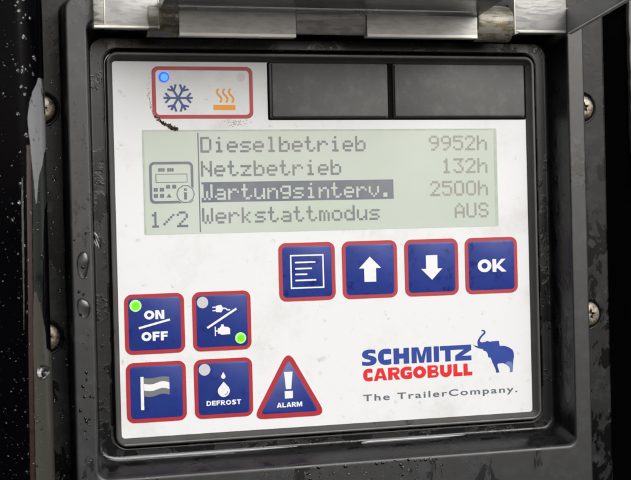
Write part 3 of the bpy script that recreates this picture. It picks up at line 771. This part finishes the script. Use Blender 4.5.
# measured letter boxes
bl = heavy('maker_mark', [('S', 117.0, 124.6), ('C', 125.3, 132.5), ('H', 133.3, 141.4), ('M', 142.6, 153.1), ('I', 154.2, 157.0), ('T', 157.5, 165.2), ('Z', 165.2, 174.1)], M['logo_blue'], 139.4, 147.2, 2.95, cu)
heavy('red_lettering', [('C', 117.5, 122.6), ('A', 122.9, 129.8), ('R', 130.3, 136.5), ('G', 136.6, 142.7), ('O', 143.2, 150.0), ('B', 150.7, 156.6), ('U', 157.3, 163.5), ('L', 164.3, 169.2), ('L', 169.7, 174.4)], M['logo_red'], 148.7, 154.8, 2.25, bl)
text('slogan', 'The TrailerCompany.', 117.2, 198.4, 161.2, 165.5, 0.06, M['slogan_grey'], bl, 0.02, 1.22)
E_ = [(179.8, 132.4), (181.2, 132.4), (182.1, 133.5), (181.5, 134.6), (180.1, 135.7), (179.0, 137.1), (178.8, 138.1), (179.8, 138.6), (181.8, 138.4), (182.8, 137.9), (184.0, 138.5), (185.9, 138.3), (189.1, 138.2), (189.2, 139.5), (189.4, 140.8), (191.8, 140.8), (194.3, 141.7), (196.2, 143.0), (196.9, 144.5), (197.0, 146.6), (196.5, 148.9), (196.3, 151.3), (196.0, 154.3), (194.5, 154.3), (194.8, 152.9), (194.1, 151.4), (192.5, 150.2), (190.9, 149.5), (189.1, 149.6), (188.1, 149.7), (187.9, 150.8), (188.4, 152.3), (188.9, 154.1), (187.2, 154.2), (187.0, 152.8), (186.2, 151.0), (185.2, 148.7), (184.4, 146.6), (183.0, 146.1), (182.9, 144.6), (182.0, 143.2), (180.8, 142.9), (180.2, 142.0), (178.3, 141.6), (176.4, 140.8), (175.1, 139.4), (176.3, 140.0), (177.7, 140.5), (177.4, 138.6), (177.8, 137.2), (178.8, 135.7), (180.2, 134.4), (181.0, 133.6), (180.6, 132.9), (179.9, 133.2)]
b = MB(); b.prism(E_, 0.0, 0.07); el = b.build('elephant_emblem', M['logo_blue'], bl, smooth=0)
b = MB(); b.prism([(192.2, 149.6), (193.6, 148.7), (195.6, 149.2), (196.2, 151.4), (195.9, 154.2), (194.6, 154.2), (194.9, 152.9), (194.2, 151.3)], 0.05, 0.085)
b.build('pale_hind_leg', M['hind_leg'], el, smooth=0)

# ================================================================== clear cover, opened towards the viewer
cv = thing('cover_flap', 'clear scratched plastic cover flap opened upward above the control panel', 'cover', 104, -10, 19)
b = MB()
def barx(x0, x1, y0, y1, d0, d1, r=1.6):
    L = []
    for y, d in ((y0, d0), (y0, d1), (y1 - r * 1.2, d1), (y1 - r * 0.5, d1 - r * 0.25), (y1 - 0.1, d1 - r), (y1, d1 - r * 1.4), (y1, d0)):
        L.append((y, d))
    b.loft([[(x0, y, d) for y, d in L], [(x1, y, d) for y, d in L]], True, True)
barx(28.0, 82.0, -19.6, -8.6, 18.5, 24)
b.build('lip', M['clear'], cv, smooth=40); b = MB(); barx(116.4, 171.5, -19.6, -9.4, 18.5, 24)
b.build('lip', M['clear'], cv, smooth=40)
b = MB(); barx(82.6, 115.9, -19.4, -10.6, 18.5, 23.2, 2.6)
b.build('recessed_lip', M['clear_recess'], cv, smooth=40)
for L in ([(28.0, -9.9), (82.0, -9.9), (82.0, -8.45), (28.0, -8.45)], [(116.4, -10.7), (171.5, -10.7), (171.5, -9.25), (116.4, -9.25)],
          [(-10.0, -12.6), (14.2, -12.6), (14.2, -11.5), (-10.0, -11.5)], [(191.0, -13.6), (217.6, -13.8), (217.6, -12.6), (194.0, -12.4)]):
    b = MB(); b.prism(L, 22.5, 24.2, 0.3)
    b.build('cut_edge', M['cut_edge'], cv, smooth=40)
b = MB()
b.prism([(-5.0, -34), (18.6, -34), (18.6, -11.7), (-5.0, -11.7)], 17.5, 24.0, 0.7)
b.build('end_block', M['clear_block'], cv, smooth=40); b = MB()
b.prism([(-10.2, -34), (-5.3, -34), (-5.3, -11.9), (-9.4, -11.7), (-10.2, -12.6)], 17.5, 24.0, 0.7)
b.build('clear_end', M['clear_end'], cv, smooth=40)
for x_, y_ in ((-5.2, -11.9), (18.75, -11.6), (191.0, -12.0)):
    b = MB(); b.box(x_ - 0.22, x_ + 0.22, -34, y_, 22, 24.2, 0.15); b.build('cut_edge', M['cut_edge'], cv, smooth=40)
b = MB(); b.prism([(190.6, -36), (218.3, -36), (218.3, -12.6), (194.0, -12.4), (190.6, -11.2)], 17.5, 24.0, 0.7)
b.build('end_block', M['clear_block'], cv, smooth=40)
for x0, x1 in ((14.0, 27.8), (172.0, 190.2)):
    b = MB()
    c = [(-17.2 + 8.6 * math.sin(R_(a)), 17.0 + 8.0 * math.cos(R_(a))) for a in range(-90, 271, 15)][:-1]
    b.loft([[(x0, y, d) for y, d in c], [(x0 + 0.8, y, d + .2) for y, d in c], [(x1 - 0.8, y, d + .2) for y, d in c], [(x1, y, d) for y, d in c]], True, True)
    h_ = b.build('hinge_barrel', M['barrel_clear'], cv, smooth=40)
    b = MB()
    c2 = [(-16.6 + 5.4 * math.sin(R_(a)), 17.6 + 5.4 * math.cos(R_(a))) for a in range(0, 360, 15)]
    loops = []
    n = 26
    for i in range(n + 1):
        x = x0 + 2.4 + (x1 - x0 - 4.8) * i / n; k = 1.0 if i % 2 else 0.9
        loops.append([(x, -16.6 + (y + 16.6) * k, 17.6 + (d - 17.6) * k) for y, d in c2])
    b.loft(loops, True, True); b.build('hinge_spring', M['rust'], h_, smooth=40)
# the sheet itself, rising 5 degrees towards the viewer
b = MB()
L = [(-19.6, 19.0), (-19.6, 23.8), (-21.0, 40), (-24.0, 75), (-27.0, 75), (-24.0, 40), (-23.0, 19.0)]
b.loft([[(18.9, y, d) for y, d in L], [(171.8, y, d) for y, d in L]], True, True)
b.build('sheet', M['sheet'], cv, smooth=30)
b = MB()
L = [(-12.8, 18.5), (-12.8, 24), (-16.6, 60), (-20.5, 95), (-30, 95), (-25, 40), (-24, 18.5)]
b.loft([[(218.4, y, d) for y, d in L], [(221.0, y, d) for y, d in L]], True, True)
b.build('side_wall', M['side'], cv, smooth=30)
b = MB()
L = [(-12.75, 24.2), (-16.5, 60), (-20.4, 95), (-19.6, 95), (-15.7, 60), (-12.0, 24.2)]
b.loft([[(218.6, y, d) for y, d in L], [(220.8, y, d) for y, d in L]], True, True)
b.build('side_edge', M['cut_edge'], cv, smooth=30)

# ================================================================== glossy black panel at the left
gp = thing('glossy_panel', 'glossy black rain-spattered panel with rounded edge left of the frame', 'panel', -90, 260, 20)
def edge(th, k=0.0):            # rounded right-hand edge: 0 = side, 90 = front
    return (-44.6 + (12.5 + k) * math.cos(R_(th)), 21 + (12.5 + k) * math.sin(R_(th)))
prof = [(-32.1, 2), (-32.1, 12)] + [edge(t) for t in range(0, 91, 6)] + [(-60, 33.5), (-180, 33.5), (-180, 2)]
b = MB(); b.loft([[(x, -90, d) for x, d in prof], [(x, 290, d) for x, d in prof]], True, True)
b.build('panel_body', M['gloss'], gp, smooth=40)
def strip(name, rows_, mat, k=0.12, n=8):  # coloured strip painting a reflection onto the rounded glossy edge
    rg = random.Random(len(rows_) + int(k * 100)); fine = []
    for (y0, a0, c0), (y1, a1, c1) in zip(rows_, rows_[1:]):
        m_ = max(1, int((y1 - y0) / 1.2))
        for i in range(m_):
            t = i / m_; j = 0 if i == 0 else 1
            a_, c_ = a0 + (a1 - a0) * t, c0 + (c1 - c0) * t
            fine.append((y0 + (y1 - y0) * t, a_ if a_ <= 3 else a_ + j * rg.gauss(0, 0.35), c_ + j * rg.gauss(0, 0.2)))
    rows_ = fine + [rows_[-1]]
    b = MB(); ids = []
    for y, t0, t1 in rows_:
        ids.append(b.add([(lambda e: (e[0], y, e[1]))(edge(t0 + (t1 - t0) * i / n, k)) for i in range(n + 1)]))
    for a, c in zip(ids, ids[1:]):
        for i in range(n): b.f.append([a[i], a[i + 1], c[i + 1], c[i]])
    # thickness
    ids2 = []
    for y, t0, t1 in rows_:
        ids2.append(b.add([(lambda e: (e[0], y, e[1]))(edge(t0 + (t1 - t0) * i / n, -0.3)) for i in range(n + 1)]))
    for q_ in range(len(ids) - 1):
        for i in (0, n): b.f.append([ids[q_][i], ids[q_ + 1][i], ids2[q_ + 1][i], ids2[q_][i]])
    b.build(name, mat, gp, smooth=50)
strip('pale_reflection', [(11.5, 3, 40), (14.3, 3, 46), (17.9, 3, 57), (22.3, 3, 64), (29.2, 3, 69), (36.4, 3, 67), (40.0, 3, 65), (44.2, 26, 64), (49.0, 34, 62), (54.0, 46, 60), (60.0, 50, 58), (66, 54, 56)], M['refl_pale'], 0.16)
strip('dark_reflection', [(43.7, 3, 62), (52.3, 3, 63), (62.2, 3, 63), (68.7, 31, 63), (81.6, 38, 64), (98.8, 43, 66), (115.1, 46, 67)], M['refl_green'], 0.08)
strip('olive_reflection', [(104.0, 60, 66), (112.5, 48, 68), (122.4, 39, 69), (128.8, 37, 70), (132.3, 3, 70), (139.6, 3, 70), (159, 3, 71), (184.8, 3, 72), (215, 3, 73)], M['refl_olive'], 0.16)
strip('red_brown_reflection', [(40.8, 64, 73), (64.3, 65, 75), (107.2, 68.5, 78), (145.8, 72, 81), (184.5, 74, 83), (215, 75, 84)], M['refl_red_brown'], 0.3)
strip('thin_reflection_line', [(54.9, 82, 84), (72.9, 82, 86), (107.1, 85, 87), (120, 87, 88)], M['refl_line'], 0.1)
# ================================================================== dark panel and grey edge at the right
b = MB(); b.box(252.0, 330, -90, 290, -40, -30, 1.0)
tag(b.build('side_panel', M['back'], smooth=40), 'matt black panel in shadow right of the frame', 'panel')
b = MB(); rr = random.Random(3)
Lp = [(280.2 + rr.uniform(-0.35, 0.35) + (0.9 if y > 45 else 0) + 0.03 * max(0, y - 30), y) for y in range(-60, 66, 6)]
b.prism(Lp + [(318, 66), (318, -60)], -29.9, -26.8, 0.8)
tag(b.build('rubber_edging', M['grey_edge'], smooth=40), 'grey rough edging strip at the upper right margin', 'edging')

# ================================================================== water drops
def drop_mesh(name, seed, n=16, rings=5):
    r = random.Random(seed); bm = bmesh.new()
    ph = [r.uniform(0, 6.28) for _ in range(3)]
    def rad(a): return 1 + 0.10 * math.cos(2 * a + ph[0]) + 0.07 * math.cos(3 * a + ph[1])
    loops = []
    for k in range(rings):
        t = k / rings; rr_ = math.cos(t * math.pi / 2) ** 0.75; h_ = math.sin(t * math.pi / 2) * 0.62
        loops.append([bm.verts.new((rr_ * rad(2 * math.pi * i / n) * math.cos(2 * math.pi * i / n), rr_ * rad(2 * math.pi * i / n) * math.sin(2 * math.pi * i / n), h_)) for i in range(n)])
    top = bm.verts.new((0, 0, 0.62))
    for a, c in zip(loops, loops[1:]):
        for i in range(n): bm.faces.new((a[i], a[(i + 1) % n], c[(i + 1) % n], c[i]))
    for i in range(n): bm.faces.new((loops[-1][i], loops[-1][(i + 1) % n], top))
    bm.faces.new(loops[0][::-1])
    me = bpy.data.meshes.new(name); bm.to_mesh(me); bm.free()
    me.polygons.foreach_set('use_smooth', [True] * len(me.polygons)); me.materials.append(M['water'])
    return me
DM = [drop_mesh('water_drop', s_) for s_ in range(6)]
rd = random.Random(77)
def drop(x, y, d, r, label, group=None, tall=1.0, flat=1.0, nx=0.0, turn=None):
    o = bpy.data.objects.new('water_drop', rd.choice(DM)); COL.objects.link(o)
    o.location = V(x, y, d)
    # local z = outwards, local y = up; nx tilts the base towards +x
    base = Matrix(((1, 0, 0), (0, 0, -1), (0, 1, 0)))
    rot = base.to_4x4() @ Matrix.Rotation(nx, 4, 'Y') @ Matrix.Rotation(turn if turn is not None else rd.uniform(-0.5, 0.5), 4, 'Z')
    o.rotation_euler = rot.to_euler()
    o.scale = (r * 0.001, r * tall * 0.001, r * flat * 0.001)
    return tag(o, label, 'water drop', group)
def on_panel(x):
    if x <= -44.6: return 33.5, 0.0
    c = (x + 44.6) / 12.5
    return 21 + 12.5 * math.sqrt(max(0, 1 - c * c)), math.asin(min(1, c))
for k in range(150):
    y = rd.uniform(-24, 198)
    low = y > 90
    x = rd.uniform(-57, -39.5) if rd.random() < 0.8 else rd.uniform(-46, -35)
    d, tl = on_panel(x)
    r = rd.uniform(0.28, 0.62) if low else rd.uniform(0.35, 0.95)
    drop(x, y, d, r, 'tiny clear water drop beaded on the glossy black panel at far left', 'water drops on the glossy black panel', rd.uniform(0.9, 1.7), 1.0, tl)
d, tl = on_panel(-36.9)
drop(-36.4, 138.6, d + 0.1, 3.1, 'big round water drop on the painted olive reflection near the lower left screw', None, 1.05, 0.9, tl, 0.0)
for k in range(50):
    drop(rd.uniform(-31, -23.8), rd.uniform(-5, 196), -2.0, rd.uniform(0.3, 0.8), 'small clear water drop on the narrow black flange beside the left rib', 'water drops on the left flange', rd.uniform(0.8, 1.3))
for k in range(44):
    drop(rd.gauss(-16.8, 1.5), rd.choice((rd.uniform(140, 172), rd.uniform(60, 200))), 18.0, rd.uniform(0.3, 0.75), 'small clear water drop on the left raised rib of the frame', 'water drops on the left rib', rd.uniform(0.8, 1.4))
drop(-17.0, 93.2, 18.0, 3.0, 'large oblong water drop on the left rib, upper of the pair beside the display corner', None, 1.95, 0.62, 0, 0.0)
drop(-17.2, 112.6, 18.0, 2.8, 'large oblong water drop on the left rib, lower of the pair beside the on-off button', None, 1.75, 0.62, 0, 0.05)
drop(-9.0, 82.5, 0.6, 1.3, 'long running water drop on the inner ledge left of the display corner', None, 3.6, 0.7, 0, 0.25)
for k in range(46):
    drop(rd.uniform(82, 158), 190.9 + 9.5 * rd.random() ** 1.3 , 18.0, rd.uniform(0.4, 0.95), 'small flat water drop on the bottom rib of the frame below the slogan', 'water drops on the bottom rib', rd.uniform(0.6, 0.9), 0.5)
# grey raised strip painting the wet crease's highlight under the panel
def wet_highlight(x0, x1, y, r, curl):
    b = MB(); n = 48; loops = []
    for i in range(n + 1):
        t = i / n; x = x0 + (x1 - x0) * t
        k = max(0.02, min(1.0, t / 0.05) ** 0.5 * min(1.0, (1 - t) / 0.3) ** 0.7)
        yy = y + curl * (1 - min(1, t / 0.09)) ** 2
        loops.append([(x, yy + r * k * math.cos(R_(a)), 1.0 + 1.3 * r * k * math.sin(R_(a))) for a in range(-30, 211, 30)])
    b.loft(loops, True, True, closed=False)
    b.build('crease_highlight', M['wet_highlight'], fr, smooth=60)
wet_highlight(-9.2, 84, 183.9, 0.8, -2.4)
wet_highlight(114, 170, 184.0, 0.95, 1.5)
# films of water caught along the bottom crease
def film(x0, x1, y, h_, label, curl):
    b = MB(); n = 40; loops = []
    for i in range(n + 1):
        t = i / n; x = x0 + (x1 - x0) * t
        k = min(1.0, (t / 0.06)) ** 0.5 * min(1.0, (1 - t) / 0.25) ** 0.6
        yy = y + curl * (1 - min(1, t / 0.10)) ** 2
        loops.append([(x, yy + h_ * k * a, 1.2 + 1.5 * k * c) for a, c in ((-0.9, -0.3), (-0.6, 0.7), (0.0, 1.0), (0.6, 0.5), (1.0, -0.3))] if k > 0 else [(x, yy, 1.1)] * 5)
    b.loft(loops, False, False)
    return tag(b.build('water_film', M['water'], smooth=60), label, 'water film')
film(-8.0, 70, 185.2, 0.9, 'long thin film of water along the frame crease below the flag and alarm buttons', -2.2)
film(116, 176, 185.8, 1.3, 'short curved film of water along the frame crease below the slogan', 1.6)
# fine spray too small and too dense to count
sp = MB(); rs = random.Random(9)
def speck(x, y, d, r, tl=0.0):
    n = 7; c_, s_ = math.cos(tl), math.sin(tl); al = rs.uniform(0.8, 1.6); lp = []
    for q_, (rr_, hh_) in enumerate(((1.0, 0.0), (0.72, 0.42))):
        lp.append([])
        for i in range(n):
            a = 2 * math.pi * i / n; u = r * rr_ * math.cos(a); v_ = r * al * rr_ * math.sin(a); h_ = r * hh_
            lp[-1].append((x + u * c_ + h_ * s_, y + v_, d - u * s_ + h_ * c_))
    sp.loft(lp, False, True)
for k in range(620):
    x = rs.uniform(-58, -34); d, tl = on_panel(x); y = 198 - 222 * rs.random() ** 1.5
    speck(x, y, d + (0.17 if -44 < x < -34 and y > 8 else 0), rs.uniform(0.10, 0.30), tl)
for k in range(260): speck(rs.uniform(-31.5, -23.6), rs.uniform(-20, 198), -2.0, rs.uniform(0.12, 0.34))
for k in range(200): speck(rs.gauss(-17.2, 2.0), rs.uniform(20, 200), 18.0, rs.uniform(0.1, 0.3))
for k in range(160): speck(rs.uniform(-9.6, -4.6), rs.uniform(0, 175), 0.5, rs.uniform(0.1, 0.32))
for k in range(110): speck(rs.uniform(213, 217.2), rs.uniform(5, 180), 0.5, rs.uniform(0.12, 0.4))
for k in range(60): speck(rs.uniform(232, 250), rs.uniform(30, 200), -2.0, rs.uniform(0.12, 0.35))
for k in range(260): speck(rs.uniform(60, 170), 191 + 10 * rs.random(), 18.0, rs.uniform(0.12, 0.4))
tag(sp.build('fine_spray', M['water'], smooth=60), 'fine rain spray beaded over the black plastic around the white panel', 'water spray', kind='stuff')
